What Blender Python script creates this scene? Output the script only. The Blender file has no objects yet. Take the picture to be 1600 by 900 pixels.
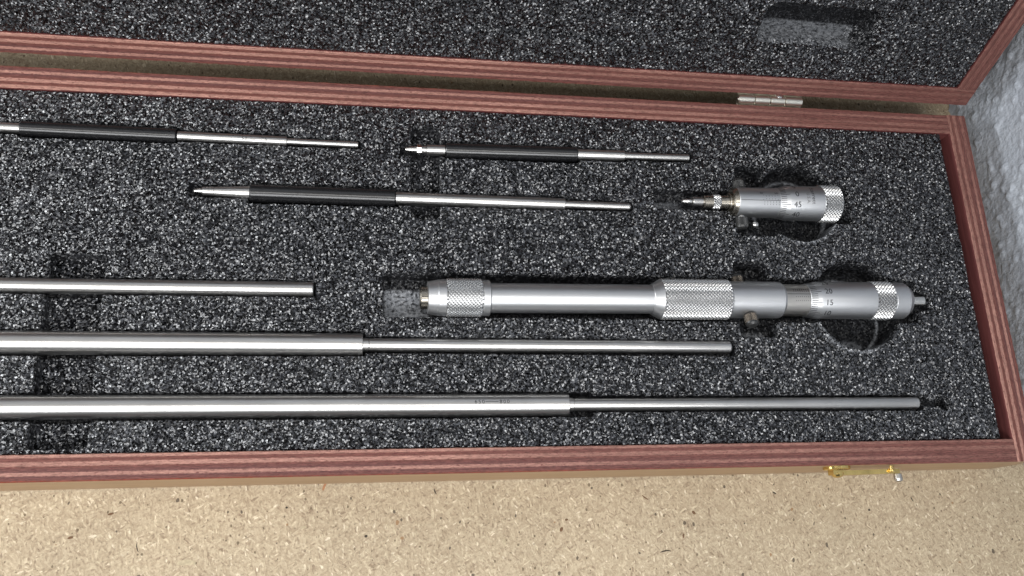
import bpy, math, random
import numpy as np
from mathutils import Matrix, Vector

MM = 0.001
RIM = 30.0                      # height of the base tray rim above the bench (mm)
PI = math.pi
scene = bpy.context.scene
col = scene.collection

# ---------------------------------------------------------------- camera
cam_d = bpy.data.cameras.new("camera")
cam = bpy.data.objects.new("camera", cam_d)
col.objects.link(cam)
scene.camera = cam
cam_d.sensor_width = 36.0
cam_d.lens = 31.113
cam_d.clip_start = 0.01
cam_d.clip_end = 50.0
right = Vector((0.98541144, -0.03736585, 0.16603638))
up = Vector((-0.01459636, 0.95344978, 0.30119836))
back = Vector((-0.16956189, -0.29922784, 0.93899492))
m = Matrix((right, up, back)).transposed().to_4x4()
m.translation = Vector((0, 0, (330.0 + RIM) * MM))
cam.matrix_world = m

# ---------------------------------------------------------------- world and lamps
world = bpy.data.worlds.new("World")
scene.world = world
world.use_nodes = True
bg = world.node_tree.nodes["Background"]
bg.inputs[0].default_value = (0.93, 0.97, 1.0, 1)
bg.inputs[1].default_value = 0.12


def area(name, loc, target, sx, sy, power, colour):
    d = bpy.data.lights.new(name, 'AREA')
    d.shape = 'RECTANGLE'
    d.size, d.size_y, d.energy, d.color = sx, sy, power, colour
    o = bpy.data.objects.new(name, d)
    col.objects.link(o)
    o.location = loc
    v = Vector(target) - Vector(loc)
    o.rotation_euler = v.to_track_quat('-Z', 'Y').to_euler()
    return o


area("overhead_lamp", (0.35, -0.14, 1.25), (0.35, -0.139, 0), 3.6, 0.22, 15, (1.0, 0.985, 0.96))
area("front_window_lamp", (0.35, -0.80, 1.06), (0.35, 0.05, 0.0), 3.6, 0.46, 36, (0.98, 0.99, 1.0))
area("ceiling_lamp", (0.2, 0.75, 1.45), (0.2, 0.3, 0), 3.0, 1.1, 6, (0.97, 0.98, 1.0))
area("left_fill_lamp", (-1.4, 0.2, 0.30), (0.0, 0.2, 0.02), 0.9, 0.36, 12, (0.95, 0.98, 1.0))  # added low fill, brightens the left of the gap under the lid

scene.view_settings.view_transform = 'Standard'
scene.view_settings.look = 'None'
scene.view_settings.exposure = 0.13
scene.view_settings.gamma = 1.0
scene.view_settings.use_curve_mapping = False


# ---------------------------------------------------------------- mesh helpers (mm in, metres out)
def link(o, parent=None, loc=None, rot=None):
    col.objects.link(o)
    if parent is not None:
        o.parent = parent
    if loc is not None:
        o.location = [c * MM for c in loc]
    if rot is not None:
        o.rotation_euler = rot
    return o


def mesh(name, verts, faces, mats, parent=None, loc=None, rot=None, smooth=True, angle=32, fmat=None):
    me = bpy.data.meshes.new(name)
    v = np.asarray(verts, dtype=np.float64) * MM
    me.from_pydata(v.tolist(), [], [list(f) for f in faces])
    if not isinstance(mats, (list, tuple)):
        mats = [mats]
    for mt in mats:
        me.materials.append(mt)
    if fmat is not None:
        me.polygons.foreach_set("material_index", np.asarray(fmat, dtype=np.int32))
    if smooth:
        me.shade_smooth()
        me.set_sharp_from_angle(angle=math.radians(angle))
    me.update()
    return link(bpy.data.objects.new(name, me), parent, loc, rot)


def empty(name, loc, rot=None, parent=None):
    o = bpy.data.objects.new(name, None)
    o.empty_display_size = 0.01
    return link(o, parent, loc, rot)


def tag(o, label=None, cat=None, group=None, kind=None):
    if label: o["label"] = label
    if cat: o["category"] = cat
    if group: o["group"] = group
    if kind: o["kind"] = kind
    return o


def lathe_geo(prof, seg=48, cap0=True, cap1=True):
    """profile [(x, r)] turned about the local X axis"""
    vs, fs = [], []
    for x, r in prof:
        for i in range(seg):
            a = 2 * PI * i / seg
            vs.append((x, -r * math.sin(a), r * math.cos(a)))
    n = len(prof)
    for j in range(n - 1):
        for i in range(seg):
            k = (i + 1) % seg
            fs.append((j * seg + i, (j + 1) * seg + i, (j + 1) * seg + k, j * seg + k))
    if cap0: fs.append(tuple(range(seg)))
    if cap1: fs.append(tuple((n - 1) * seg + i for i in reversed(range(seg))))
    return vs, fs


def lathe(name, prof, mat, parent, seg=48, loc=None, rot=None, angle=14):
    if seg > 8: seg = max(seg, 32)
    vs, fs = lathe_geo(prof, seg)
    return mesh(name, vs, fs, mat, parent, loc, rot, angle=angle)


def knurl_geo(x0, x1, r, pitch, starts, amp=0.22, sub=4, end=0.5):
    """diamond knurl: one four-sided pyramid for each diamond, standing on a plain core"""
    core = r - amp
    n = max(2, int(round((x1 - x0) / pitch)))
    p = (x1 - x0) / n
    V, F = lathe_geo([(x0, core - 0.25), (x0 + 0.2, core - 0.02), (x1 - 0.2, core - 0.02), (x1, core - 0.25)], max(32, starts))
    V = list(V); F = list(F)

    def pt(x, k, rr):
        a = k * 2 * PI / starts
        return (x, -rr * math.sin(a), rr * math.cos(a))
    for j in range(2 * n - 1):
        xc = x0 + (j + 1) * p / 2
        for i in range(starts):
            k = i + (0.5 if j % 2 else 0.0)
            jit = 0.04 * math.sin(12.9 * i + 7.7 * j)
            b = len(V)
            V += [pt(xc - p / 2, k, core), pt(xc, k + 0.5, core), pt(xc + p / 2, k, core), pt(xc, k - 0.5, core)]
            t = 0.22
            rr = r * (1 + 0.15 * jit * 0.05)
            V += [pt(xc - p / 2 * t, k, rr), pt(xc, k + 0.5 * t, rr), pt(xc + p / 2 * t, k, rr), pt(xc, k - 0.5 * t, rr)]
            for e in range(4):
                g = (e + 1) % 4
                F.append((b + e, b + g, b + 4 + g, b + 4 + e))
            F.append((b + 4, b + 5, b + 6, b + 7))
    return np.array(V), F


def knurl(name, x0, x1, r, pitch, starts, mat, parent, amp=0.22, sub=4, end=0.5, loc=None, rot=None):
    V, F = knurl_geo(x0, x1, r, pitch, starts, amp, sub, end)
    return mesh(name, V, F, mat, parent, loc, rot, smooth=False)


def box_geo(x0, x1, y0, y1, z0, z1, c=0.0):
    if c <= 0:
        v = [(x, y, z) for x in (x0, x1) for y in (y0, y1) for z in (z0, z1)]
        f = [(0, 1, 3, 2), (4, 6, 7, 5), (0, 4, 5, 1), (2, 3, 7, 6), (0, 2, 6, 4), (1, 5, 7, 3)]
        return v, f
    # chamfered along x
    sec = [(y0 + c, z0), (y1 - c, z0), (y1, z0 + c), (y1, z1 - c), (y1 - c, z1), (y0 + c, z1), (y0, z1 - c), (y0, z0 + c)]
    v = [(x, a, b) for x in (x0, x1) for a, b in sec]
    f = [(i, (i + 1) % 8, 8 + (i + 1) % 8, 8 + i) for i in range(8)]
    f += [tuple(reversed(range(8))), tuple(range(8, 16))]
    return v, f


def on_cyl(x, arc, r, phi0):
    a = phi0 + arc / r
    return (x, -r * math.sin(a), r * math.cos(a))


def text_geo(body, size, space=1.0):
    c = bpy.data.curves.new("t", 'FONT')
    c.body = body
    c.size = size
    c.align_x = 'CENTER'
    c.align_y = 'CENTER'
    c.space_character = space
    c.resolution_u = 3
    o = bpy.data.objects.new("t", c)
    col.objects.link(o)
    dg = bpy.context.evaluated_depsgraph_get()
    me = o.evaluated_get(dg).to_mesh()
    vs = [(v.co.x, v.co.y) for v in me.vertices]
    fs = [tuple(p.vertices) for p in me.polygons]
    o.evaluated_get(dg).to_mesh_clear()
    bpy.data.objects.remove(o)
    bpy.data.curves.remove(c)
    return vs, fs


def text_on_cyl(body, size, x, r, phi, mat, parent, turn=0.0, name="engraving", space=1.0):
    """turn: clockwise turn in degrees as seen from outside"""
    vs, fs = text_geo(body, size, space)
    t = math.radians(-turn)
    out = []
    for u, v in vs:
        uu = u * math.cos(t) - v * math.sin(t)
        vv = u * math.sin(t) + v * math.cos(t)
        out.append(on_cyl(x + uu, -vv, r + 0.045, phi))
    return mesh(name, out, fs, mat, parent, smooth=False)


class Lines:
    """thin marks wrapped on a turned surface, collected as one part"""
    def __init__(self): self.v, self.f = [], []

    def axial(self, x0, x1, r0, r1, phi, w):
        b = len(self.v)
        n = 1
        for x, r in ((x0, r0), (x1, r1)):
            for s in (-1, 1):
                self.v.append(on_cyl(x, s * w / 2, r + 0.04, phi))
        self.f.append((b, b + 2, b + 3, b + 1))

    def ring(self, x, r, w, a0, a1, n=40):
        for i in range(n + 1):
            a = a0 + (a1 - a0) * i / n
            for s in (-1, 1):
                self.v.append(on_cyl(x + s * w / 2, 0, r + 0.035, a))
        b = len(self.v) - 2 * (n + 1)
        for i in range(n):
            q = b + 2 * i
            self.f.append((q, q + 1, q + 3, q + 2))

    def build(self, name, mat, parent):
        return mesh(name, self.v, self.f, mat, parent, smooth=False)


# ---------------------------------------------------------------- numpy noise
def vnoise(x, y, seed):
    rs = np.random.RandomState(seed)
    T = rs.rand(256, 256)
    xi = np.floor(x).astype(int); yi = np.floor(y).astype(int)
    fx = x - xi; fy = y - yi
    fx = fx * fx * (3 - 2 * fx); fy = fy * fy * (3 - 2 * fy)
    g = lambda a, b: T[a % 256, b % 256]
    return ((g(xi, yi) * (1 - fx) + g(xi + 1, yi) * fx) * (1 - fy)
            + (g(xi, yi + 1) * (1 - fx) + g(xi + 1, yi + 1) * fx) * fy) * 2 - 1


def fbm(x, y, seed, octv=4):
    s, a = 0, 1.0
    for k in range(octv):
        s = s + a * vnoise(x * 2 ** k + 17.3 * k, y * 2 ** k + 5.1 * k, seed + k)
        a *= 0.5
    return s


def worley(x, y, c, seed):
    """distance to the nearest point and a random value of that cell"""
    rs = np.random.RandomState(seed)
    J = rs.rand(512, 512, 3)
    gx = np.floor(x / c).astype(int); gy = np.floor(y / c).astype(int)
    best = np.full(x.shape, 1e9); val = np.zeros(x.shape)
    for dx in (-1, 0, 1):
        for dy in (-1, 0, 1):
            a, b = gx + dx, gy + dy
            j = J[a % 512, b % 512]
            d = np.hypot((a + j[..., 0]) * c - x, (b + j[..., 1]) * c - y)
            k = d < best
            best = np.where(k, d, best)
            val = np.where(k, j[..., 2], val)
    return best, val


def grid_object(name, V, nx, ny, mat, parent, loc, rot, attrs=None, smooth=True, extra=None):
    """V (nx*ny,3) in mm laid out [i*ny+j]; fast quads"""
    i, j = np.meshgrid(np.arange(nx - 1), np.arange(ny - 1), indexing='ij')
    a = (i * ny + j).ravel()
    F = np.stack([a, a + ny, a + ny + 1, a + 1], 1)
    n0 = len(V)
    if extra is not None:       # outline skirt
        V = np.concatenate([V, extra[0]]); F = np.concatenate([F, extra[1]])
    me = bpy.data.meshes.new(name)
    me.vertices.add(len(V))
    me.vertices.foreach_set("co", (V * MM).astype(np.float32).ravel())
    nf = len(F)
    me.loops.add(nf * 4)
    me.loops.foreach_set("vertex_index", F.astype(np.int32).ravel())
    me.polygons.add(nf)
    me.polygons.foreach_set("loop_start", (np.arange(nf) * 4).astype(np.int32))
    me.polygons.foreach_set("use_smooth", np.full(nf, smooth))
    me.update(calc_edges=True)
    for k, arr in (attrs or {}).items():
        at = me.attributes.new(k, 'FLOAT', 'POINT')
        full = np.zeros(len(V), np.float32); full[:n0] = arr
        at.data.foreach_set("value", full)
    me.materials.append(mat)
    return link(bpy.data.objects.new(name, me), parent, loc, rot)


# ---------------------------------------------------------------- materials
def new_mat(name):
    mt = bpy.data.materials.new(name)
    mt.use_nodes = True
    nt = mt.node_tree
    return mt, nt, nt.nodes["Principled BSDF"]


def nd(nt, typ, props=None, **inp):
    n = nt.nodes.new("ShaderNode" + typ)
    for k, v in (props or {}).items():
        setattr(n, k, v)
    for k, v in inp.items():
        key = int(k[1:]) if k[0] == 'i' and k[1:].isdigit() else k.replace('_', ' ')
        s = n.inputs[key]
        if isinstance(v, bpy.types.NodeSocket): nt.links.new(v, s)
        else: s.default_value = v
    return n


def math_n(nt, op, a, b=None, c=None, clamp=False):
    kw = {'i0': a}
    if b is not None: kw['i1'] = b
    if c is not None: kw['i2'] = c
    return nd(nt, "Math", dict(operation=op, use_clamp=clamp), **kw).outputs[0]


def mix_c(nt, fac, a, b, blend='MIX'):
    n = nd(nt, "Mix", dict(data_type='RGBA', blend_type=blend), i0=fac, i6=a, i7=b)
    return n.outputs[2]


def ramp(nt, fac, stops, interp='LINEAR'):
    n = nd(nt, "ValToRGB", None, i0=fac)
    cr = n.color_ramp
    cr.interpolation = interp
    while len(cr.elements) < len(stops): cr.elements.new(0.5)
    for e, (p, c) in zip(cr.elements, stops):
        e.position = p
        e.color = c if len(c) == 4 else (*c, 1)
    return n.outputs[0]


def obj_co(nt, scale=(1, 1, 1), rot=(0, 0, 0), loc=(0, 0, 0)):
    tc = nd(nt, "TexCoord")
    mp = nd(nt, "Mapping", None, Vector=tc.outputs["Object"], Scale=scale, Rotation=rot, Location=loc)
    return mp.outputs[0]


def bump(nt, h, strength, dist, normal=None):
    n = nd(nt, "Bump", None, Strength=strength, Distance=dist, Height=h)
    if normal is not None: nt.links.new(normal, n.inputs["Normal"])
    return n.outputs[0]


def metal(name, colour, rough, rvar=0.05, bumpy=0.0, scale=(300, 300, 300), smudge=0.0, spec=None):
    mt, nt, p = new_mat(name)
    p.inputs["Metallic"].default_value = 1.0
    co = obj_co(nt, scale)
    n = nd(nt, "TexNoise", None, Vector=co, Scale=1.0, Detail=4.0)
    r = math_n(nt, 'MULTIPLY_ADD', n.outputs[0], rvar * 2, rough - rvar)
    nt.links.new(r, p.inputs["Roughness"])
    n2 = nd(nt, "TexNoise", None, Vector=obj_co(nt, (60, 160, 160)), Scale=1.0, Detail=5.0, Roughness=0.65)
    f = ramp(nt, n2.outputs[0], [(0.35, (1 - smudge,) * 3), (0.62, (1, 1, 1))])
    c = mix_c(nt, 1.0, (*colour, 1), f, 'MULTIPLY')
    nt.links.new(c, p.inputs["Base Color"])
    if bumpy:
        nt.links.new(bump(nt, n.outputs[0], bumpy, 0.00005), p.inputs["Normal"])
    return mt


M = {}
M['steel'] = metal("ground_steel", (0.51, 0.50, 0.487), 0.29, 0.05, 0.08, (60, 2500, 2500), 0.12)
M['bright'] = metal("bright_steel", (0.70, 0.69, 0.665), 0.12, 0.04, 0.0, (200, 600, 600), 0.1)
M['satin'] = metal("satin_chrome", (0.56, 0.565, 0.575), 0.40, 0.04, 0.25, (2600, 2600, 2600), 0.05)
M['knurl'] = metal("knurled_chrome", (0.60, 0.60, 0.60), 0.26, 0.05, 0.0, (900, 900, 900), 0.1)
M['sleeve'] = metal("dull_nickel", (0.52, 0.50, 0.47), 0.33, 0.05, 0.1, (600, 2500, 2500), 0.15)
M['dark_knurl'] = metal("dark_knurled_steel", (0.15, 0.13, 0.11), 0.3, 0.06, 0.1, (900, 900, 900), 0.4)
M['bronze'] = metal("stained_steel", (0.42, 0.385, 0.33), 0.26, 0.06, 0.1, (900, 900, 900), 0.35)
M['nickel'] = metal("hinge_nickel", (0.74, 0.71, 0.63), 0.32, 0.08, 0.2, (700, 700, 700), 0.25)
M['brass'] = metal("brass", (0.78, 0.58, 0.22), 0.2, 0.08, 0.2, (500, 500, 500), 0.3)


def mat_oxide():
    mt, nt, p = new_mat("black_oxide_grip")
    n = nd(nt, "TexNoise", None, Vector=obj_co(nt, (900, 1500, 1500)), Scale=1.0, Detail=3.0)
    nt.links.new(ramp(nt, n.outputs[0], [(0.3, (0.004, 0.004, 0.0045)), (0.75, (0.010, 0.010, 0.011))]), p.inputs["Base Color"])
    p.inputs["Roughness"].default_value = 0.22
    p.inputs["Specular IOR Level"].default_value = 0.7
    nt.links.new(bump(nt, n.outputs[0], 0.14, 0.0001), p.inputs["Normal"])
    return mt


M['black'] = mat_oxide()


def mat_plain(name, colour, rough, spec=0.4):
    mt, nt, p = new_mat(name)
    n = nd(nt, "TexNoise", None, Vector=obj_co(nt, (800, 800, 800)), Scale=1.0)
    c = mix_c(nt, 1.0, (*colour, 1), ramp(nt, n.outputs[0], [(0.3, (0.75,) * 3), (0.7, (1.1,) * 3)]), 'MULTIPLY')
    nt.links.new(c, p.inputs["Base Color"])
    p.inputs["Roughness"].default_value = rough
    p.inputs["Specular IOR Level"].default_value = spec
    return mt


M['ink'] = mat_plain("engraved_black", (0.02, 0.02, 0.022), 0.6, 0.2)
M['ink_pale'] = mat_plain("worn_engraving", (0.14, 0.135, 0.13), 0.6, 0.2)
M['black_screw'] = mat_plain("black_screw", (0.02, 0.02, 0.02), 0.35, 0.7)


def mat_foam():
    """cut polyethylene foam: cell facets tilt at random and glint; 'cut' = smoother, darker cut walls and pocket floors, 'film' = pressed skin"""
    mt, nt, p = new_mat("cut_foam")
    geo = nd(nt, "NewGeometry")
    co = nd(nt, "TexCoord").outputs["Object"]
    wob = nd(nt, "TexNoise", None, Vector=co, Scale=900.0, Detail=2.0)
    wv = nd(nt, "VectorMath", dict(operation='MULTIPLY_ADD'), i0=wob.outputs[1], i1=(0.0003,) * 3, i2=co).outputs[0]
    v1 = nd(nt, "TexVoronoi", None, Vector=wv, Scale=1 / 0.00067)
    v2 = nd(nt, "TexVoronoi", None, Vector=wv, Scale=1 / 0.0006)
    cut = nd(nt, "Attribute", dict(attribute_name="cut")).outputs["Fac"]
    film = nd(nt, "Attribute", dict(attribute_name="film")).outputs["Fac"]
    keep = math_n(nt, 'MULTIPLY_ADD', cut, -0.72, 1.0, True)
    t1 = nd(nt, "VectorMath", dict(operation='SUBTRACT'), i0=v1.outputs["Color"], i1=(0.5,) * 3).outputs[0]
    t2 = nd(nt, "VectorMath", dict(operation='SUBTRACT'), i0=v2.outputs["Color"], i1=(0.5,) * 3).outputs[0]
    s1 = nd(nt, "VectorMath", dict(operation='SCALE'), i0=t1, Scale=2.5).outputs[0]
    s2 = nd(nt, "VectorMath", dict(operation='SCALE'), i0=t2, Scale=0.5).outputs[0]
    s = nd(nt, "VectorMath", dict(operation='ADD'), i0=s1, i1=s2).outputs[0]
    s = nd(nt, "VectorMath", dict(operation='SCALE'), i0=s, Scale=keep).outputs[0]
    nrm = nd(nt, "VectorMath", dict(operation='ADD'), i0=geo.outputs["Normal"], i1=s).outputs[0]
    nrm = nd(nt, "VectorMath", dict(operation='NORMALIZE'), i0=nrm).outputs[0]
    nt.links.new(nrm, p.inputs["Normal"])
    sep = nd(nt, "SeparateColor", None, Color=v1.outputs["Color"])
    base = ramp(nt, sep.outputs[2], [(0.0, (0.006, 0.006, 0.007)), (0.55, (0.011, 0.0115, 0.0135)), (0.85, (0.03, 0.031, 0.036)), (0.97, (0.085, 0.088, 0.097)), (1.0, (0.14, 0.142, 0.15))])
    base = mix_c(nt, math_n(nt, 'MULTIPLY', cut, 0.8), base, (0.009, 0.009, 0.010, 1))  # cut walls and pocket floors get a darker, more even colour
    streak = nd(nt, "TexNoise", None, Vector=obj_co(nt, (500, 900, 900)), Scale=1.0, Detail=5.0, Roughness=0.7)
    fs = math_n(nt, 'MULTIPLY', ramp(nt, streak.outputs[0], [(0.36, (0, 0, 0)), (0.52, (1, 1, 1))]), film, None, True)
    base = mix_c(nt, fs, base, (0.30, 0.31, 0.33, 1))
    nt.links.new(base, p.inputs["Base Color"])
    rr = math_n(nt, 'MULTIPLY_ADD', sep.outputs[1], 0.2, 0.13)
    rr = math_n(nt, 'MULTIPLY_ADD', cut, 0.25, rr, True)
    nt.links.new(rr, p.inputs["Roughness"])
    nt.links.new(math_n(nt, 'MULTIPLY_ADD', cut, -0.6, 0.62, True), p.inputs["Specular IOR Level"])
    p.inputs["IOR"].default_value = 1.75
    return mt


M['foam'] = mat_foam()


def mat_ply():
    """edge of stained plywood; local y runs across the plies from the inner (0) to the outer face (9.4 mm)"""
    mt, nt, p = new_mat("stained_ply_edge")
    co = nd(nt, "TexCoord").outputs["Object"]
    sx = nd(nt, "SeparateXYZ", None, i0=co)
    slow = nd(nt, "TexNoise", None, Vector=obj_co(nt, (9, 30, 9)), Scale=1.0, Detail=2.0)
    fine = nd(nt, "TexNoise", None, Vector=obj_co(nt, (1100, 1600, 900)), Scale=1.0, Detail=3.0)
    y = math_n(nt, 'MULTIPLY', sx.outputs[1], 1 / 0.0094)
    y = math_n(nt, 'ADD', y, math_n(nt, 'MULTIPLY_ADD', slow.outputs[0], 0.035, -0.0175))
    y = math_n(nt, 'ADD', y, math_n(nt, 'MULTIPLY_ADD', fine.outputs[0], 0.06, -0.03))
    L, D, E_ = (0.385, 0.20, 0.158), (0.15, 0.054, 0.043), (0.122, 0.050, 0.046)
    st = ramp(nt, y, [(0.0, L), (0.115, L), (0.15, D), (0.26, D), (0.30, L), (0.42, L), (0.455, D), (0.64, E_), (0.68, L), (0.77, L), (0.81, E_), (0.955, D), (0.985, (0.22, 0.04, 0.02)), (1.0, (0.16, 0.025, 0.015))])
    # where the saw met the grain flat the plies blend into one red-brown
    bl = nd(nt, "TexNoise", None, Vector=obj_co(nt, (14, 60, 14), (0, 0, 0), (3.1, 0, 0)), Scale=1.0, Detail=2.0)
    flat = nd(nt, "Attribute", dict(attribute_name="flat_grain")).outputs["Fac"]
    blend = math_n(nt, 'ADD', math_n(nt, 'MULTIPLY_ADD', bl.outputs[0], 1.6, -0.75), flat, None, True)
    blend = math_n(nt, 'MULTIPLY', blend, 0.86)
    gr = nd(nt, "TexNoise", None, Vector=obj_co(nt, (22, 1700, 900)), Scale=1.0, Detail=5.0, Roughness=0.7)
    plain = ramp(nt, gr.outputs[0], [(0.3, (0.085, 0.034, 0.029)), (0.52, (0.15, 0.061, 0.051)), (0.74, (0.25, 0.112, 0.09))])
    c = mix_c(nt, blend, st, plain)
    fib = nd(nt, "TexNoise", None, Vector=obj_co(nt, (300, 2400, 1500)), Scale=1.0, Detail=4.0, Roughness=0.75)
    c = mix_c(nt, 1.0, c, ramp(nt, fib.outputs[0], [(0.3, (0.42,) * 3), (0.5, (0.95,) * 3), (0.68, (1.4,) * 3)]), 'MULTIPLY')
    # short dark saw nicks
    nk = nd(nt, "TexNoise", None, Vector=obj_co(nt, (500, 1700, 1700), (0, 0, 0.5)), Scale=1.0, Detail=2.0)
    c = mix_c(nt, ramp(nt, nk.outputs[0], [(0.60, (0, 0, 0)), (0.70, (0.8,) * 3)]), c, (0.10, 0.025, 0.025, 1))
    nt.links.new(c, p.inputs["Base Color"])
    p.inputs["Roughness"].default_value = 0.62
    p.inputs["Specular IOR Level"].default_value = 0.25
    h = math_n(nt, 'ADD', fib.outputs[0], math_n(nt, 'MULTIPLY', nk.outputs[0], -0.5))
    nt.links.new(bump(nt, h, 0.45, 0.0003), p.inputs["Normal"])
    return mt


def mat_wood(name, dark, light, rough):
    mt, nt, p = new_mat(name)
    g = nd(nt, "TexNoise", None, Vector=obj_co(nt, (35, 700, 700)), Scale=1.0, Detail=5.0, Roughness=0.65)
    nt.links.new(ramp(nt, g.outputs[0], [(0.3, dark), (0.7, light)]), p.inputs["Base Color"])
    p.inputs["Roughness"].default_value = rough
    nt.links.new(bump(nt, g.outputs[0], 0.2, 0.0002), p.inputs["Normal"])
    return mt


M['ply'] = mat_ply()
M['veneer'] = mat_wood("tan_veneer", (0.27, 0.165, 0.085), (0.37, 0.235, 0.13), 0.42)
M['inner'] = mat_wood("dark_red_inner_face", (0.10, 0.026, 0.026), (0.19, 0.055, 0.05), 0.6)


def mat_particle():
    mt, nt, p = new_mat("particle_board")
    co = nd(nt, "TexCoord").outputs["Object"]
    w = nd(nt, "TexNoise", None, Vector=co, Scale=170.0, Detail=2.0)
    ang = nd(nt, "TexNoise", None, Vector=co, Scale=60.0, Detail=1.0)

    def chips(sc, rz, off, warp):
        mp = nd(nt, "Mapping", dict(vector_type='TEXTURE'), Vector=co, Scale=(1 / sc[0], 1 / sc[1], 1 / sc[2]), Rotation=(0, 0, rz), Location=off).outputs[0]
        mp = nd(nt, "VectorMath", dict(operation='MULTIPLY_ADD'), i0=w.outputs[1], i1=(warp,) * 3, i2=mp).outputs[0]
        return nd(nt, "TexVoronoi", None, Vector=mp, Scale=1.0)
    tone = [(0.0, (0.251, 0.185, 0.125)), (0.12, (0.337, 0.264, 0.179)), (0.5, (0.413, 0.334, 0.232)), (0.88, (0.468, 0.386, 0.273)), (0.97, (0.549, 0.465, 0.329)), (1.0, (0.685, 0.600, 0.459))]
    a = chips((480, 1500, 500), 0.5, (0, 0, 0), 1.8)
    b = chips((560, 1700, 500), -0.75, (3.3, 1.7, 0), 1.8)
    c_ = chips((600, 1600, 500), 1.75, (7.1, 4.2, 0), 1.8)
    ca = ramp(nt, nd(nt, "SeparateColor", None, Color=a.outputs[1]).outputs[0], tone)
    cb = ramp(nt, nd(nt, "SeparateColor", None, Color=b.outputs[1]).outputs[0], tone)
    cc = ramp(nt, nd(nt, "SeparateColor", None, Color=c_.outputs[1]).outputs[0], tone)
    sel = nd(nt, "TexNoise", None, Vector=co, Scale=330.0, Detail=2.0).outputs[0]
    sel2 = nd(nt, "TexNoise", None, Vector=obj_co(nt, (1, 1, 1), (0, 0, 0), (5, 2, 1)), Scale=280.0, Detail=2.0).outputs[0]
    c = mix_c(nt, ramp(nt, sel, [(0.44, (0, 0, 0)), (0.56, (1, 1, 1))]), ca, cb)
    c = mix_c(nt, ramp(nt, sel2, [(0.46, (0, 0, 0)), (0.58, (1, 1, 1))]), c, cc)
    fine = nd(nt, "TexNoise", None, Vector=co, Scale=1100.0, Detail=3.0, Roughness=0.7)
    c = mix_c(nt, 1.0, c, ramp(nt, fine.outputs[0], [(0.27, (0.5, 0.48, 0.45)), (0.45, (1.0,) * 3), (0.75, (1.15,) * 3)]), 'MULTIPLY')
    big = nd(nt, "TexNoise", None, Vector=co, Scale=16.0, Detail=3.0)
    c = mix_c(nt, 1.0, c, ramp(nt, big.outputs[0], [(0.3, (0.90, 0.89, 0.87)), (0.7, (1.06, 1.05, 1.03))]), 'MULTIPLY')
    # scattered dark and reddish-brown flecks
    for sc, thr, seed, colr, keepp in ((260, 0.17, 0, (0.07, 0.05, 0.035, 1), 0.55), (420, 0.2, 11, (0.12, 0.085, 0.05, 1), 0.45), (170, 0.13, 23, (0.27, 0.15, 0.07, 1), 0.65)):
        mp = nd(nt, "Mapping", None, Vector=co, Scale=(sc, sc * 0.75, sc), Rotation=(0, 0, seed), Location=(seed, seed * 2.0, 0)).outputs[0]
        mp = nd(nt, "VectorMath", dict(operation='MULTIPLY_ADD'), i0=w.outputs[1], i1=(0.5,) * 3, i2=mp).outputs[0]
        v = nd(nt, "TexVoronoi", None, Vector=mp, Scale=1.0)
        rnd = nd(nt, "SeparateColor", None, Color=v.outputs[1])
        t = math_n(nt, 'MULTIPLY', rnd.outputs[0], thr)
        k = math_n(nt, 'LESS_THAN', v.outputs[0], t)
        k = math_n(nt, 'MULTIPLY', k, math_n(nt, 'GREATER_THAN', rnd.outputs[1], keepp))
        c = mix_c(nt, math_n(nt, 'MULTIPLY', k, 0.85), c, colr)
    nt.links.new(c, p.inputs["Base Color"])
    p.inputs["Roughness"].default_value = 0.6
    p.inputs["Specular IOR Level"].default_value = 0.3
    hh = math_n(nt, 'ADD', a.outputs[0], math_n(nt, 'ADD', fine.outputs[0], c_.outputs[0]))
    nt.links.new(bump(nt, hh, 0.25, 0.00025), p.inputs["Normal"])
    return mt


M['particle'] = mat_particle()


def mat_wall():
    mt, nt, p = new_mat("painted_masonry")
    co = nd(nt, "TexCoord").outputs["Object"]
    n1 = nd(nt, "TexNoise", None, Vector=co, Scale=45.0, Detail=6.0, Roughness=0.6)
    c = ramp(nt, n1.outputs[0], [(0.3, (0.42, 0.452, 0.505)), (0.55, (0.448, 0.48, 0.53)), (0.8, (0.475, 0.505, 0.545))])
    n2 = nd(nt, "TexNoise", None, Vector=co, Scale=900.0, Detail=3.0)
    c = mix_c(nt, 1.0, c, ramp(nt, n2.outputs[0], [(0.3, (0.93,) * 3), (0.7, (1.04,) * 3)]), 'MULTIPLY')
    nt.links.new(c, p.inputs["Base Color"])
    p.inputs["Roughness"].default_value = 0.55
    v = nd(nt, "TexVoronoi", None, Vector=co, Scale=420.0)
    h = math_n(nt, 'ADD', n2.outputs[0], math_n(nt, 'MULTIPLY', v.outputs[0], -0.8))
    nt.links.new(bump(nt, h, 0.5, 0.0009), p.inputs["Normal"])
    return mt


M['wall'] = mat_wall()

# ---------------------------------------------------------------- setting: particle board bench and masonry wall
WALLX = 295.5
bv, bf = box_geo(-420, WALLX + 6, -260, 620, -19, 0)
bench = mesh("bench_top", bv, bf, M['particle'], smooth=False)
tag(bench, "pale tan particle board bench top under the case", None, kind="structure")

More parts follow.
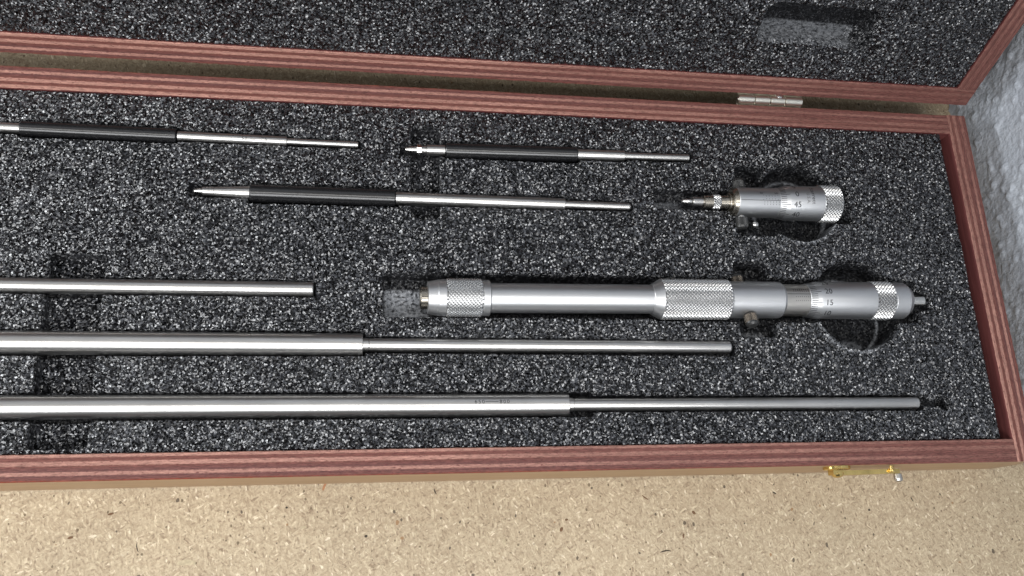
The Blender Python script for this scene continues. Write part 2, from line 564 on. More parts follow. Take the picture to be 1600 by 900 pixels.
def fleck(cx, cy, L, w, ang, bend, mat):
    n = 5
    v, f = [], []
    for i in range(n + 1):
        t = i / n * 2 - 1
        px, py = t * L / 2, bend * (1 - t * t) + (0.15 * bend * math.sin(5 * t))
        ww = w / 2 * (1 - 0.6 * t * t)
        for s in (-1, 1):
            for z in (-0.05, 0.09):
                v.append((px * math.cos(ang) - (py + s * ww) * math.sin(ang), px * math.sin(ang) + (py + s * ww) * math.cos(ang), z))
    for i in range(n):
        a, b = i * 4, i * 4 + 4
        f += [(a + 1, a + 3, b + 3, b + 1), (a, b, b + 2, a + 2), (a, a + 1, b + 1, b), (a + 2, b + 2, b + 3, a + 3)]
    f += [(0, 2, 3, 1), (n * 4, n * 4 + 1, n * 4 + 3, n * 4 + 2)]
    mesh("wood_fleck", v, f, mat, bench, (cx, cy, 0), smooth=False)


M['bark'] = mat_plain("dark_bark", (0.05, 0.038, 0.028), 0.7, 0.2)
M['brown_chip'] = mat_plain("brown_chip", (0.16, 0.09, 0.05), 0.7, 0.2)
M['red_chip'] = mat_plain("orange_splinter", (0.38, 0.19, 0.10), 0.7, 0.2)
M['pale_chip'] = mat_plain("pale_chip", (0.46, 0.385, 0.26), 0.7, 0.2)
for a in ((30.8, 29.3, 2.4, 0.45, 2.0, 0.15, 'bark'), (124.2, 3.1, 4.6, 0.55, 0.1, 0.4, 'bark'), (81.3, 13.2, 1.9, 1.3, 1.1, 0, 'brown_chip'),
          (83.6, 16.9, 1.3, 0.9, 0.2, 0, 'brown_chip'), (137.8, 18.2, 1.8, 1.2, 2.3, 0, 'brown_chip'), (132.4, 9.1, 1.8, 0.8, 1.4, 0, 'brown_chip'),
          (-12.4, 32.3, 3.4, 1.0, 1.2, 0.1, 'red_chip'), (-26.5, 24.6, 0.9, 0.8, 0, 0, 'bark'), (3.8, 13.0, 1.2, 1.0, 0.4, 0, 'bark'),
          (237.9, 21.1, 2.2, 0.4, 2.0, 0.1, 'bark'), (190.7, 12.2, 1.6, 0.4, 1.3, 0.1, 'bark'), (174.5, 25.3, 1.8, 0.6, 2.6, 0, 'bark'),
          (-79.7, 11.7, 3.6, 0.35, 1.8, 0.3, 'bark'), (-103.4, 15.9, 2.0, 0.9, 0.3, 0, 'brown_chip'), (-90.2, 24.0, 2.2, 0.8, 0.3, 0, 'brown_chip'),
          (216.9, 17.1, 1.0, 0.9, 0, 0, 'bark'), (117.4, 24.9, 3.2, 0.6, 2.5, 0.2, 'brown_chip'), (-20, 17, 2.4, 1.0, 0.1, 0.1, 'pale_chip'),
          (-62, 5.5, 6.5, 2.0, 0.0, 0.2, 'pale_chip'), (58, 9, 3.6, 0.8, 1.7, 0.2, 'pale_chip'), (98, 12, 3.0, 0.9, 1.9, 0, 'pale_chip'), (160, 9, 2.6, 0.7, 0.7, 0, 'pale_chip')):
    fleck(*a[:6], M[a[6]])

ys = np.concatenate([np.linspace(-260, -40, 60), np.arange(-38.5, 330, 1.1), np.linspace(331, 620, 80)])
zs = np.concatenate([np.linspace(-80, -6, 12), np.arange(-5, 240, 1.1), np.linspace(241, 560, 90)])
YY, ZZ = np.meshgrid(ys, zs, indexing='ij')
bulge = 0.7 * fbm(YY / 34, ZZ / 34, 3, 2) + 0.28 * fbm(YY / 9, ZZ / 9, 9, 3)
d_, r_ = worley(YY + 1.5 * vnoise(YY / 5, ZZ / 5, 8), ZZ, 6.0, 5)
bulge += np.where(r_ > 0.55, 1.3 * np.clip(1 - d_ / 2.4, 0, 1) ** 1.1, 0)
d_, r_ = worley(YY, ZZ, 3.0, 6)
bulge += np.where(r_ > 0.5, 0.7 * np.clip(1 - d_ / 1.25, 0, 1), 0)
d_, r_ = worley(YY, ZZ, 1.9, 16)
bulge += np.where(r_ > 0.35, 0.28 * np.clip(1 - d_ / 0.95, 0, 1), 0)
V = np.stack([WALLX - bulge, YY, ZZ], -1).reshape(-1, 3)
wall = grid_object("wall", V, len(ys), len(zs), M['wall'], None, None, None)
tag(wall, "lumpy blue-grey painted masonry wall right of the case", None, kind="structure")

# unseen wall added as a rest for the lid and to shade the gap
ys2 = np.linspace(-215, 296, 260)
XX2, ZZ2 = np.meshgrid(ys2, np.linspace(-80, 420, 250), indexing='ij')
b2 = 1.0 * fbm(XX2 / 34, ZZ2 / 34, 31, 3) + 0.5 * fbm(XX2 / 9, ZZ2 / 9, 33, 3)
bw = grid_object("unseen_back_wall", np.stack([XX2, 274.5 - b2, ZZ2], -1).reshape(-1, 3), 260, 250, M['wall'], None, None, None)
tag(bw, "unseen grey painted masonry wall added behind the lid", None, kind="structure")

# ---------------------------------------------------------------- the case
XR, XL = 278.2, -190.0          # outer ends of the case
YF, YB = 33.2, 193.0            # outer front and back
T = 9.4
case = empty("instrument_case", ((XR + XL) / 2, (YF + YB) / 2, 0))
tag(case, "open red-brown plywood instrument case lined with black foam", "case")
CX, CY = (XR + XL) / 2, (YF + YB) / 2


def rel(x, y, z):
    return (x - CX, y - CY, z)


def board(name, L, H, parent, loc, rot, seed, fl=(0.0, 0.0), t=T):
    """local x along the board, y from inner (0) to outer face (t), top at z = 0"""
    nx = max(2, int(L / 1.6))
    sec = [(0, -H), (0, -0.35), (0.3, 0)] + [(t * k / 7, 0) for k in range(1, 7)] + [(t - 0.25, 0), (t, -0.3), (t, -H)]
    xs_ = np.linspace(0, L, nx + 1)
    rs = np.random.RandomState(seed)
    V_, F_, FM = [], [], []
    ns = len(sec)
    for i, x in enumerate(xs_):
        for k, (y, z) in enumerate(sec):
            dz = rs.uniform(-0.05, 0.05) if 2 <= k <= ns - 3 else (rs.uniform(-0.22, 0.1) if k in (1, ns - 2) else 0)
            dy = rs.uniform(-0.10, 0.10) if k in (2, ns - 3) else 0
            V_.append((x, y + dy, z + dz))
    for i in range(nx):
        for k in range(ns):
            k2 = (k + 1) % ns
            F_.append((i * ns + k, i * ns + k2, (i + 1) * ns + k2, (i + 1) * ns + k))
            FM.append(2 if k == 0 else (1 if k == ns - 2 else 0))
    F_.append(tuple(reversed(range(ns)))); FM.append(1)
    F_.append(tuple(nx * ns + k for k in range(ns))); FM.append(1)
    o = mesh(name, V_, F_, [M['ply'], M['veneer'], M['inner']], parent, loc, rot, smooth=False, fmat=FM)
    at = o.data.attributes.new("flat_grain", 'FLOAT', 'POINT')
    u = np.repeat(xs_ / L, ns)
    at.data.foreach_set("value", (fl[0] * (1 - u) + fl[1] * u).astype(np.float32))
    return o


# base tray: the end boards run the full depth, front and back butt against them
board("front_board", XR - XL - 2 * T - 0.1, RIM - 1, case, rel(XR - T - 0.05, YF + T, RIM), (0, 0, PI), 1, (0.85, -0.25))
board("back_board", XR - XL - 2 * T - 0.1, RIM - 1, case, rel(XL + T + 0.05, YB - T, RIM), (0, 0, 0), 2, (-0.3, 0.8))
board("end_board", YB - YF, RIM - 1, case, rel(XR - T, YB, RIM + 0.08), (0, 0, -PI / 2), 3, (0.7, 0.0))
board("end_board", YB - YF, RIM - 1, case, rel(XL + T, YF, RIM + 0.08), (0, 0, PI / 2), 4)
v, f = box_geo(XL + 0.4 - CX, XR - 0.4 - CX, YF + 0.4 - CY, YB - 0.4 - CY, 0.0, 3.0)
mesh("bottom_panel", v, f, M['veneer'], case, smooth=False)


# ------------------------------------------------ foam insert as a carved height field
def sd_rect(x, y, x0, x1, y0, y1, r=0.0):
    cx, cy = (x0 + x1) / 2, (y0 + y1) / 2
    qx = np.abs(x - cx) - (x1 - x0) / 2 + r
    qy = np.abs(y - cy) - (y1 - y0) / 2 + r
    return np.hypot(np.maximum(qx, 0), np.maximum(qy, 0)) + np.minimum(np.maximum(qx, qy), 0) - r


def sd_circ(x, y, cx, cy, r):
    return np.hypot(x - cx, y - cy) - r


def foam(name, xs_, ys_, pockets, films, dents, ztop, zbot, seed, parent, loc, rot=None):
    XX, YY = np.meshgrid(xs_, ys_, indexing='ij')
    d1, r1 = worley(XX + 0.35 * vnoise(XX / 0.8, YY / 0.8, seed + 9), YY + 0.35 * vnoise(XX / 0.8, YY / 0.8, seed + 19), 1.0, seed)
    cells = 0.32 * (1 - np.clip(d1 / 0.75, 0, 1) ** 2) + 0.2 * (r1 - 0.5)
    z = ztop - 0.35 + cells + 0.22 * fbm(XX / 14, YY / 14, seed + 3, 3)
    rag = 0.17 * vnoise(XX / 0.9, YY / 0.9, seed + 5) + 0.13 * vnoise(XX / 3.1, YY / 3.1, seed + 6)
    for (dx, dy, rx, ry, dep) in dents:
        z -= dep * np.exp(-(((XX - dx) / rx) ** 2 + ((YY - dy) / ry) ** 2))
    cut = np.zeros_like(XX); film = np.zeros_like(XX)
    top = z.copy()
    for sd, depth, tex in pockets:
        s = sd(XX, YY) + rag
        w = np.clip(0.5 - s / 0.38, 0, 1)
        floor = ztop - depth + (cells * tex) + 0.1 * rag
        znew = top * (1 - w) + floor * w
        z = np.where(w > 0, np.minimum(z, znew), z)
        wallm = np.clip(1 - np.abs(s + 0.15) / 0.55, 0, 1)
        cut = np.maximum(cut * (w < 0.5), wallm)
        cut = np.where(w >= 0.5, np.maximum(cut, 1 - tex), cut)
    for sd, amt in films:
        s = sd(XX, YY) + rag
        film = np.maximum(film, amt * np.clip(0.5 - s / 1.0, 0, 1))
    # rounded, slightly ragged outer edge
    e = np.minimum(np.minimum(XX - xs_[0], xs_[-1] - XX), np.minimum(YY - ys_[0], ys_[-1] - YY))
    z -= np.clip(0.7 - e, 0, 0.7) ** 2 * 0.9
    nx, ny = XX.shape
    V_ = np.stack([XX, YY, z], -1).reshape(-1, 3)
    # skirt
    ring = ([i * ny for i in range(nx)] + [(nx - 1) * ny + j for j in range(1, ny)]
            + [i * ny + ny - 1 for i in range(nx - 2, -1, -1)] + [j for j in range(ny - 2, 0, -1)])
    ring = np.array(ring)
    low = V_[ring].copy(); low[:, 2] = zbot
    b = len(V_)
    k = np.arange(len(ring)); k2 = (k + 1) % len(ring)
    F_ = np.stack([ring[k], b + k, b + k2, ring[k2]], 1)
    return grid_object(name, V_, nx, ny, M['foam'], parent, loc, rot, dict(cut=cut.ravel(), film=film.ravel()), True, (low, F_))


P = []      # (distance, depth, floor texture)
def groove(x0, x1, y, hw, depth, dy=0.0, tex=0.2):
    def sd(X, Y):
        yy = y + dy * (X - x0) / (x1 - x0)
        return sd_rect(X, Y - yy + y, x0, x1, y - hw, y + hw, min(1.0, hw * 0.4))
    P.append((sd, depth, tex))
def rect(x0, x1, y0, y1, depth, tex=0.8, r=1.5):
    P.append((lambda X, Y: sd_rect(X, Y, x0, x1, y0, y1, r), depth, tex))
def circ(cx, cy, r, depth, tex=0.15):
    P.append((lambda X, Y: sd_circ(X, Y, cx, cy, r), depth, tex))

# cross-wise finger slots
rect(-112.5, -93.2, 44.5, 116.0, 5.5, 0.97, 2.0)
rect(20.0, 31.5, 134.0, 174.5, 5.5, 0.85, 3.0)
# rods
groove(-182, -128.5, 166.6, 2.5, 4.5); groove(-129.4, -71.2, 166.6, 3.5, 6); groove(-72, -29, 166.4, 2.5, 4.5); groove(-30, -0.6, 165.9, 2.0, 4)
groove(15.5, 27, 164.6, 2.4, 5); groove(25, 34, 164.8, 2.7, 5); groove(33.2, 90.8, 165.2, 3.8, 6.5); groove(90, 112, 165.7, 2.9, 5); groove(111, 141, 165.7, 2.1, 4)
groove(-65.5, -42, 143.3, 2.7, 5); groove(-43.5, 14.6, 142.9, 4.1, 7); groove(14, 84, 142.8, 3.0, 6); groove(83, 112.6, 142.3, 2.2, 5)
groove(-180, -16.8, 103.9, 3.2, 7)
groove(-180, 2.4, 82.4, 4.7, 8.5); groove(2, 151, 82.0, 3.1, 7, -0.9)
groove(-180, 90, 59.2, 4.8, 8.5, -0.6); groove(80, 231.5, 58.8, 3.1, 7, -0.6)
circ(240.2, 57.9, 2.6, 6.5, 0.3); groove(231, 241, 58.0, 1.3, 3)
# long micrometer
rect(9.0, 60, 93.2, 111.0, 9.5, 0.35, 1.2); groove(50, 122, 102.3, 8.9, 12, 0, 0.1); groove(118, 237, 101.8, 9.2, 11, 0, 0.2); groove(230, 242.5, 102, 4.0, 6)
circ(208.5, 100.3, 19.4, 12.5, 0.15)
rect(154.5, 170.0, 109, 118.6, 11, 0.3, 2); rect(154.5, 170.5, 86.0, 95, 9, 0.3, 2)
# micrometer head
groove(122.5, 162, 146.2, 4.3, 6, 0, 0.3); groove(160, 212.0, 146.2, 8.9, 11, 0, 0.2)
circ(188.5, 146.8, 18.2, 12.5, 0.15)
rect(160.2, 172.4, 152, 163.5, 11, 0.3, 2); rect(158.8, 176.5, 130.8, 140, 9, 0.3, 2)
films = [(lambda X, Y: sd_rect(X, Y, 9.5, 27, 93.8, 106.5, 1), 1.0),
         (lambda X, Y: sd_rect(X, Y, 124, 135, 142.6, 146.5, 1), 0.45),
         (lambda X, Y: sd_rect(X, Y, 158, 168, 86.6, 89.5, 1), 0.5),
         (lambda X, Y: np.abs(sd_circ(X, Y, 189.0, 144.5, 16.6)) - 0.5, 0.75),
         (lambda X, Y: np.abs(sd_circ(X, Y, 206.5, 97.0, 17.4)) - 0.55, 0.75),
         (lambda X, Y: sd_rect(X, Y, 203, 215, 81, 87, 3), 0.35)]
dents = [(60, 125, 30, 8, 0.4), (150, 70, 20, 5, 0.3), (-60, 125, 18, 12, 0.3)]
xs = np.concatenate([np.arange(XL + T + 0.4, -150, 0.8), np.arange(-150, 263.9, 0.36)])
ys = np.arange(YF + T + 0.25, YB - T - 0.2, 0.36)
foam("foam_insert", xs, ys, P, films, dents, RIM - 0.5, 4.0, 21, case, (-CX, -CY, 0))

# ------------------------------------------------ lid, hinged open and leaning back
TH = math.radians(70.26)
LH = 16.0                        # depth of the lid frame
LW = 160.0
lid = mesh("lid", *box_geo(XL - CX, XR - CX, 0.0, LW, -LH - 4, -LH), M['veneer'], case,
           rel(CX, 197.4, RIM + 1.94), (TH, 0, 0), smooth=False)
tag(lid, "raised lid of the case, its inside filled with black foam")
# the hinge-side board runs full length, the end boards butt on it
board("hinge_side_board", XR - XL, LH, lid, (XR - CX, T, 0), (0, 0, PI), 11, (1.0, -0.45))
board("top_side_board", XR - XL, LH, lid, (XL - CX, LW - T, 0), (0, 0, 0), 12)
board("end_board", LW - 2 * T - 0.1, LH, lid, (XR - T - CX, LW - T - 0.05, 0.06), (0, 0, -PI / 2), 13, (0.8, 1.0))
board("end_board", LW - 2 * T - 0.1, LH, lid, (XL + T - CX, T + 0.05, 0.06), (0, 0, PI / 2), 14)
P2 = [(lambda X, Y: sd_rect(X, Y + 0.02 * (X - 190), 162.5, 212.5, 27.5, 46.5, 5), 9.0, 0.12),
      (lambda X, Y: sd_rect(X, Y, 205, 214, 26, 33, 3), 3.0, 0.6)]
films2 = [(lambda X, Y: sd_rect(X, Y + 0.02 * (X - 190), 163, 209, 27.0, 33.0, 2), 0.42)]
dents2 = [(60, 26, 28, 2.2, 0.9), (95, 25, 12, 1.6, 0.8), (188, 25, 22, 3.5, 1.1), (130, 33, 15, 5, 0.4)]
xs = np.concatenate([np.arange(XL + T + 0.3, -150, 0.9), np.arange(-150, XR - T - 0.25, 0.36)])
ys = np.concatenate([np.arange(T + 0.25, 62, 0.36), np.arange(62, LW - T - 0.3, 1.0)])
foam("foam_lining", xs, ys, P2, films2, dents2, -0.25, -LH + 0.2, 77, lid, (-CX, 0, 0))

# ------------------------------------------------ hinge
hy, hz = 195.3, RIM + 0.7
hinge = mesh("hinge", *box_geo(165.4 - CX, 196.0 - CX, YB + 0.02 - CY, YB + 0.9 - CY, RIM - 13, RIM - 0.9), M['nickel'], case, smooth=False)
for a, b in ((165.4, 172.9), (173.1, 180.3), (180.55, 187.4), (187.6, 195.8)):
    lathe("knuckle", [(0, 1.5), (0.25, 1.9), (b - a - 0.25, 1.9), (b - a, 1.5)], M['nickel'], hinge, 28, rel(a, hy, hz))
lathe("hinge_pin", [(0, 0.6), (0.3, 0.9), (31.2, 0.9), (31.5, 0.6)], M['bright'], hinge, 20, rel(164.9, hy, hz))
mesh("hinge_leaf", *box_geo(165.4 - CX, 196.0 - CX, -0.75, -0.05, -12, -0.3), M['nickel'], hinge,
     rel(CX, 197.4, RIM + 1.94), (TH, 0, 0), smooth=False)
lathe("screw_head", [(0, 1.9), (0.5, 1.7), (0.95, 1.1), (1.15, 0.3)], M['bright'], hinge, 24, rel(184.9, 196.6, RIM + 1.6), (0, -PI / 2, 0))

# ------------------------------------------------ brass hook latch on the front board
latch = lathe("hook_latch", [(0, 5.3), (1.0, 5.3), (1.3, 4.9)], M['brass'], case, 40, rel(190.6, YF - 0.05, RIM - 5.4), (0, 0, -PI / 2))
lathe("pivot_screw", [(0, 1.6), (0.9, 1.6), (1.0, 2.6), (1.7, 2.6), (2.5, 1.9), (2.9, 0.9), (3.0, 0.2)], M['brass'], latch, 28, (1.4, 0, 0))
pts = [(-2.8, 0.6, 0), (2.5, 0.9, 0), (10, 0.8, 0.2), (17, 0.75, 0.7), (23, 0.7, 1.4), (26.5, 0.7, 1.0)]
V_, F_ = [], []
for i, (px, py, pz) in enumerate(pts):
    w = [2.2, 2.0, 1.2, 1.1, 1.3, 0.9][i]
    for (a, b) in ((0.0, -w), (1.9, -w), (1.9, w), (0.0, w)):
        V_.append((py + a + 0.7, px, pz + b))
for i in range(len(pts) - 1):
    for k in range(4):
        F_.append((i * 4 + k, (i + 1) * 4 + k, (i + 1) * 4 + (k + 1) % 4, i * 4 + (k + 1) % 4))
F_ += [(3, 2, 1, 0), tuple((len(pts) - 1) * 4 + k for k in range(4))]
mesh("hook_arm", V_, F_, M['brass'], latch, smooth=True)
lathe("catch_pin", [(0, 0.8), (1.6, 0.8), (1.8, 1.2), (2.4, 1.1), (2.7, 0.4)], M['brass'], latch, 20, (0.2, 22.2, 3.2))
lathe("finger_knob", [(0, 0.9), (1.5, 1.0), (2.2, 1.6), (4.0, 1.75), (5.0, 1.5), (5.5, 0.6)], M['sleeve'], latch, 24, (1.2, 26.2, 0.4))


# ---------------------------------------------------------------- measuring rods
def rod(name, x, y, z, rz, label):
    o = empty(name, (x, y, z), (0, 0, rz))
    return tag(o, label, "measuring rod", "measuring rods in the foam")


def cyl(name, x0, x1, r, mat, parent, ch=0.18, seg=40):
    return lathe(name, [(x0, r - ch), (x0 + ch, r), (x1 - ch, r), (x1, r - ch)], mat, parent, seg)


# A: upper left rod with black grip and engraved range
zA = RIM - 1.5
A = rod("measuring_rod", -100, 166.65, zA, -0.009, "thin steel rod with black grip at upper left, marked 150 to 175")
cyl("shank", -80, -28.6, 2.05, M['steel'], A)
cyl("grip", -28.8, 28.2, 3.0, M['black'], A, 0.35)
sh = cyl("shank", 28.4, 70.4, 2.05, M['steel'], A)
cyl("spindle", 70.4, 98.5, 1.42, M['steel'], A)
text_on_cyl("150 — 175", 2.0, 57.2, 2.05, math.radians(16), M['ink'], sh, space=1.25)

# B: short rod, upper middle
B = rod("measuring_rod", 60, 165.2, zA, 0.011, "short steel rod with black grip and small hexagon nut near its pointed tip")
lathe("pointed_tip", [(-42.8, 0.15), (-42.4, 0.7), (-41.2, 1.15), (-39.8, 1.35), (-37.6, 1.4)], M['bright'], B, 28)
lathe("hexagon_nut", [(-38.0, 1.5), (-37.7, 2.1), (-35.9, 2.1), (-35.6, 1.5)], M['bright'], B, 6, angle=15)
lathe("shank", [(-35.8, 1.75), (-33.9, 1.75), (-33.8, 1.6), (-33.65, 1.6), (-33.6, 2.25), (-26.2, 2.3), (-26.1, 2.1)], M['steel'], B, 36)
cyl("grip", -26.0, 30, 3.25, M['black'], B, 0.35)
cyl("shank", 30.0, 50.8, 2.4, M['steel'], B)
cyl("spindle", 50.8, 80, 1.62, M['steel'], B)

# C: middle rod with tapered nose
zC = RIM - 1.5
C = rod("measuring_rod", 0, 142.9, zC, -0.006, "steel rod with black grip and tapered nose, lying in the middle of the foam")
lathe("pointed_tip", [(-64.2, 0.3), (-63.7, 0.8), (-62.0, 1.15), (-61.0, 1.15), (-60.9, 1.5), (-60.6, 1.6)], M['bright'], C, 28)
lathe("tapered_nose", [(-60.8, 1.5), (-60.6, 1.72), (-56.5, 1.95), (-56.4, 1.85), (-56.25, 1.85), (-56.2, 2.0), (-43.0, 2.68), (-42.8, 2.5)], M['steel'], C, 40)
cyl("grip", -42.8, 13.6, 3.6, M['black'], C, 0.4)
cyl("shank", 13.6, 83.4, 2.6, M['steel'], C)
lathe("spindle", [(83.4, 1.7), (111.0, 1.7), (111.7, 1.3)], M['steel'], C, 36)

# D: plain rod at the left edge
D_ = rod("measuring_rod", -98, 103.9, RIM - 1.7, 0.0, "plain steel rod at the left with no step, ending below the tapered rod")
lathe("shank", [(-82, 2.7), (-81.8, 2.9), (80.2, 2.9), (80.5, 2.75)], M['steel'], D_, 44)

# E and F: thick stepped rods
E_ = rod("measuring_rod", -40, 82.3, RIM - 1.7, -0.003, "thick stepped steel rod, the upper of the two long ones, unmarked")
lathe("shank", [(-140, 4.1), (-139.8, 4.28), (41.3, 4.28), (41.5, 4.1)], M['steel'], E_, 56)
lathe("neck", [(41.5, 2.6), (43.6, 2.6), (43.7, 2.3), (44.0, 2.3)], M['steel'], E_, 40)
lathe("spindle", [(43.9, 2.55), (44.0, 2.62), (188.6, 2.62), (189.1, 2.35)], M['steel'], E_, 44)

F__ = rod("measuring_rod", 40, 58.75, RIM - 1.7, -0.003, "longest thick stepped steel rod nearest the front, engraved 650 to 800")
fs_ = lathe("shank", [(-220, 4.1), (-219.8, 4.28), (39.8, 4.28), (40.0, 4.1)], M['steel'], F__, 56)
lathe("neck", [(40.0, 2.7), (41.9, 2.7), (42.0, 2.4), (42.3, 2.4)], M['steel'], F__, 40)
lathe("spindle", [(42.2, 2.4), (42.3, 2.5), (188.4, 2.5), (188.9, 2.2)], M['steel'], F__, 44)
text_on_cyl("650", 2.1, 5.1, 4.28, math.radians(-7), M['ink'], fs_, space=1.35)
text_on_cyl("800", 2.1, 14.6, 4.28, math.radians(-7), M['ink'], fs_, space=1.35)
ln = Lines(); ln.axial(7.3, 12.3, 4.28, 4.28, math.radians(-7), 0.2); ln.build("engraving", M['ink'], fs_)


# ---------------------------------------------------------------- long inside micrometer
LM = empty("inside_micrometer", (129.3, 101.1, RIM + 0.8), (0, 0, 0.006))
tag(LM, "long satin-chrome inside micrometer with three knurled bands", "micrometer")
x = lambda X: X * 0.979 - 129.3
lathe("anvil_stud", [(x(23.4), 3.9), (x(23.9), 4.5), (x(26.6), 4.5)], M['bronze'], LM, 40)
ln = Lines(); ln.axial(x(24.0), x(26.4), 4.5, 4.5, math.radians(12), 0.35); ln.build("slot", M['ink'], LM)
lathe("nose_cap", [(x(26.4), 5.6), (x(26.6), 6.3), (x(30.4), 7.0), (x(30.6), 7.15), (x(33.5), 7.25), (x(33.7), 7.2)], M['satin'], LM, 64)
knurl("knurled_band", x(33.6), x(48.2), 7.6, 1.5, 32, M['knurl'], LM, 0.52, 4, 0.4)
lathe("collar", [(x(48.2), 6.9), (x(48.4), 7.1), (x(51.0), 7.1), (x(51.4), 6.7)], M['satin'], LM, 64)
lathe("tube", [(x(51.3), 5.85), (x(118.9), 5.85)], M['satin'], LM, 64)
lathe("flared_collar", [(x(118.8), 5.9), (x(119.0), 6.15), (x(122.6), 8.1)], M['satin'], LM, 64)
knurl("knurled_band", x(122.4), x(152.3), 8.4, 1.5, 36, M['knurl'], LM, 0.52, 4, 0.7)
lathe("body", [(x(152.2), 7.3), (x(152.4), 7.6), (x(175.2), 7.6), (x(176.2), 7.0), (x(176.3), 6.6)], M['satin'], LM, 72)
lathe("graduated_sleeve", [(x(176.2), 6.65), (x(187.8), 6.65)], M['sleeve'], LM, 72)
lathe("thimble", [(x(187.1), 6.72), (x(187.2), 6.85), (x(191.6), 7.68), (x(191.9), 7.75), (x(217.2), 7.85)], M['satin'], LM, 80)
knurl("knurled_band", x(217.2), x(226.4), 8.35, 1.6, 34, M['knurl'], LM, 0.55, 4, 0.5)
lathe("end_cap", [(x(226.3), 7.6), (x(226.5), 7.75), (x(232.8), 7.75), (x(235.3), 6.0), (x(235.5), 2)], M['satin'], LM, 64, angle=12)
lathe("end_stud", [(x(235.3), 2.0), (x(243.2), 2.1), (x(243.9), 1.6)], M['bright'], LM, 32)
g = Lines()
ix = math.radians(-6)
g.axial(x(176.5), x(187.2), 6.65, 6.65, ix, 0.22)
for k in range(9):
    g.axial(x(180.3 + 0.9 * k), x(180.3 + 0.9 * k) + 0.17, 6.65, 6.65, ix + 0.30, 2.0)
for k in range(8):
    g.axial(x(179.6 + 0.95 * k), x(179.6 + 0.95 * k) + 0.15, 6.65, 6.65, ix - 0.26, 1.5)
g.build("graduations", M['ink'], LM)["kind"] = "stuff"
th = Lines()
for k in range(-14, 22):
    a = math.radians(24 + 7.2 * k)
    five = k % 5 == 0
    th.axial(x(187.3), x(191.6 if five else 189.9), 6.9, 7.68 if five else 7.36, a, 0.22)
th.build("thimble_graduations", M['ink'], LM)["kind"] = "stuff"
for s, a in (("15", 24), ("20", -12), ("10", 60), ("25", -48)):
    text_on_cyl(s, 3.4, x(194.8), 7.8, math.radians(a), M['ink'], LM, name="numeral")


def thumb_screw(parent, X, phi, r0, kr, mat_k, mat_e, starts=20):
    """knurled clamp screw standing out of the barrel"""
    rot = (phi, 0, 0)
    h = empty_part = None
    # local X -> radial direction
    R = Matrix.Rotation(phi, 4, 'X') @ Matrix.Rotation(-PI / 2, 4, 'Y')
    V1, F1 = knurl_geo(r0 + 0.8, r0 + 4.6, kr, 0.8, starts, 0.18, 4, 0.3)
    V1 = np.array([R @ Vector(v) for v in V1]); V1[:, 0] += X
    s = mesh("clamp_screw", V1, F1, mat_k, parent, smooth=False)
    for nm, prof, mt in (("screw_neck", [(r0 - 1.2, kr * 0.55), (r0 + 0.9, kr * 0.55)], M['bright']),
                         ("screw_end", [(r0 + 4.5, kr * 0.95), (r0 + 5.2, kr * 0.9), (r0 + 5.9, kr * 0.6)], mat_e)):
        vs, fs = lathe_geo(prof, 28)
        vs = np.array([R @ Vector(v) for v in vs]); vs[:, 0] += X
        mesh(nm, vs, fs, mt, s)
    return s


thumb_screw(LM, x(160.6), math.radians(72), 7.0, 2.75, M['dark_knurl'], M['black_screw'])
thumb_screw(LM, x(158.6), math.radians(-97), 5.6, 2.5, M['dark_knurl'], M['black_screw'])

# ---------------------------------------------------------------- small micrometer head
SM = empty("micrometer_head", (179.0, 145.2, RIM + 0.8), (0, 0, 0.012))
tag(SM, "small satin-chrome micrometer head with pointed anvil at upper right", "micrometer")
x = lambda X: X * (0.9946 if X < 145 else (0.980 if X > 158 else 0.9946 - 0.0146 * (X - 145) / 13)) - 179.0
lathe("pointed_anvil", [(x(134.4), 0.2), (x(135.0), 0.75), (x(136.8), 1.15), (x(138.8), 1.1), (x(139.4), 0.9), (x(139.6), 1.0)], M['bright'], SM, 28)
lathe("anvil_shank", [(x(139.4), 1.7), (x(139.7), 1.9), (x(143.6), 1.9), (x(143.7), 1.6), (x(144.2), 1.6), (x(144.3), 2.2)], M['steel'], SM, 36)
lathe("collet", [(x(144.2), 2.3), (x(144.6), 2.65), (x(149.0), 2.75)], M['bronze'], SM, 44)
knurl("knurled_band", x(148.9), x(153.2), 3.2, 1.1, 18, M['knurl'], SM, 0.38, 4, 0.3)
lathe("collet_rear", [(x(153.1), 2.75), (x(157.4), 3.0), (x(157.5), 3.7), (x(157.9), 3.9), (x(158.6), 3.9), (x(158.7), 5.1), (x(159.2), 5.6), (x(160.6), 6.3), (x(160.8), 6.2)], M['bronze'], SM, 56)
lathe("barrel", [(x(160.6), 6.0), (x(160.9), 6.4), (x(180.0), 6.4)], M['satin'], SM, 72)
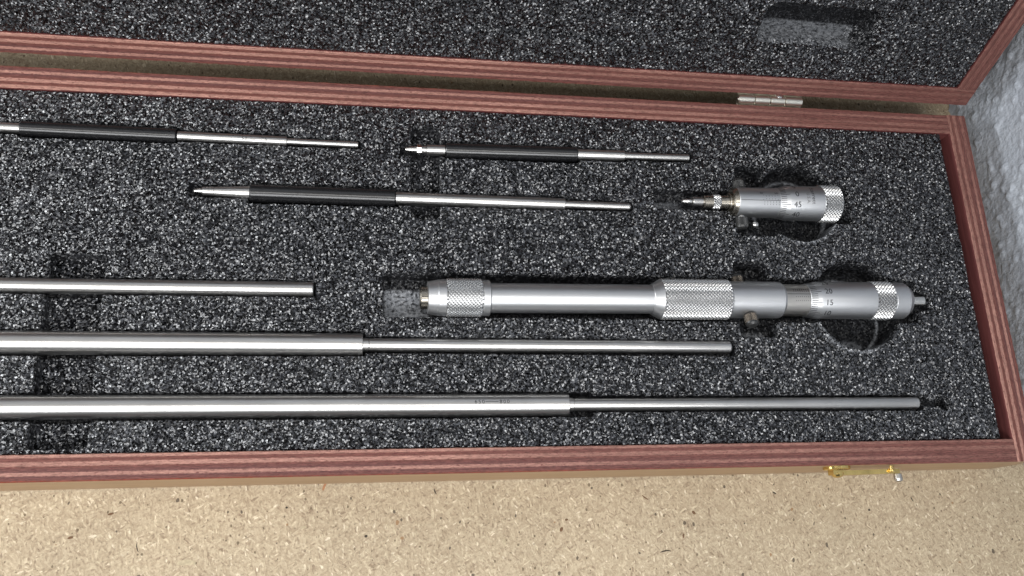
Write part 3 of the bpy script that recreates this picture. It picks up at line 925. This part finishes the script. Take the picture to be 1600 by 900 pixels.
lathe("thimble", [(x(179.5), 6.45), (x(179.6), 6.55), (x(183.8), 7.35), (x(184.1), 7.42), (x(200.0), 7.5)], M['satin'], SM, 80)
knurl("knurled_band", x(199.9), x(208.6), 8.25, 1.5, 36, M['knurl'], SM, 0.52, 4, 0.8)
lathe("end_stud", [(x(208.5), 0.75), (x(211.3), 0.75), (x(211.8), 0.5)], M['bright'], SM, 24)
g = Lines()
ix = math.radians(13)
g.axial(x(161.2), x(179.5), 6.4, 6.4, ix, 0.2)
for k in range(6):
    X0 = 171.4 + 1.35 * k
    g.axial(x(X0), x(X0) + 0.18, 6.4, 6.4, ix - 0.20, 2.2 if k % 5 == 0 else 1.7)
    g.axial(x(X0 + 0.5), x(X0 + 0.5) + 0.16, 6.4, 6.4, ix + 0.19, 1.6)
g.build("graduations", M['ink'], SM)["kind"] = "stuff"
for s, X0 in (("0", 170.8), ("5", 177.6)):
    text_on_cyl(s, 2.0, x(X0), 6.42, ix - 0.52, M['ink'], SM, 90, name="numeral")
th = Lines()
for k in range(-14, 22):
    a = math.radians(27 + 7.2 * k)
    five = k % 5 == 0
    th.axial(x(179.7), x(183.7 if five else 182.1), 6.58, 7.34 if five else 7.05, a, 0.22)
th.build("thimble_graduations", M['ink'], SM)["kind"] = "stuff"
for s, a in (("45", 27), ("0", -9), ("40", 63), ("5", -45)):
    text_on_cyl(s, 3.5, x(186.9), 7.45, math.radians(a), M['ink'], SM, name="numeral")
text_on_cyl("Starrett", 2.4, x(194.4), 7.5, math.radians(-8), M['ink'], SM, 90, name="maker_mark", space=1.1)
text_on_cyl("U.S.A.", 1.9, x(191.9), 7.48, math.radians(4), M['ink_pale'], SM, 90, name="maker_mark", space=1.1)
thumb_screw(SM, x(163.6), math.radians(97), 6.0, 2.8, M['black_screw'], M['black_screw'], 18)
thumb_screw(SM, x(164.4), math.radians(-97), 5.6, 2.6, M['black_screw'], M['black_screw'], 18)
lathe("lock_lever", [(0, 0.9), (1.0, 1.2), (2.2, 1.1), (2.9, 0.5)], M['bright'], SM, 20, (x(167.2), -10.6, 1.2), (0, 0.1, 0))
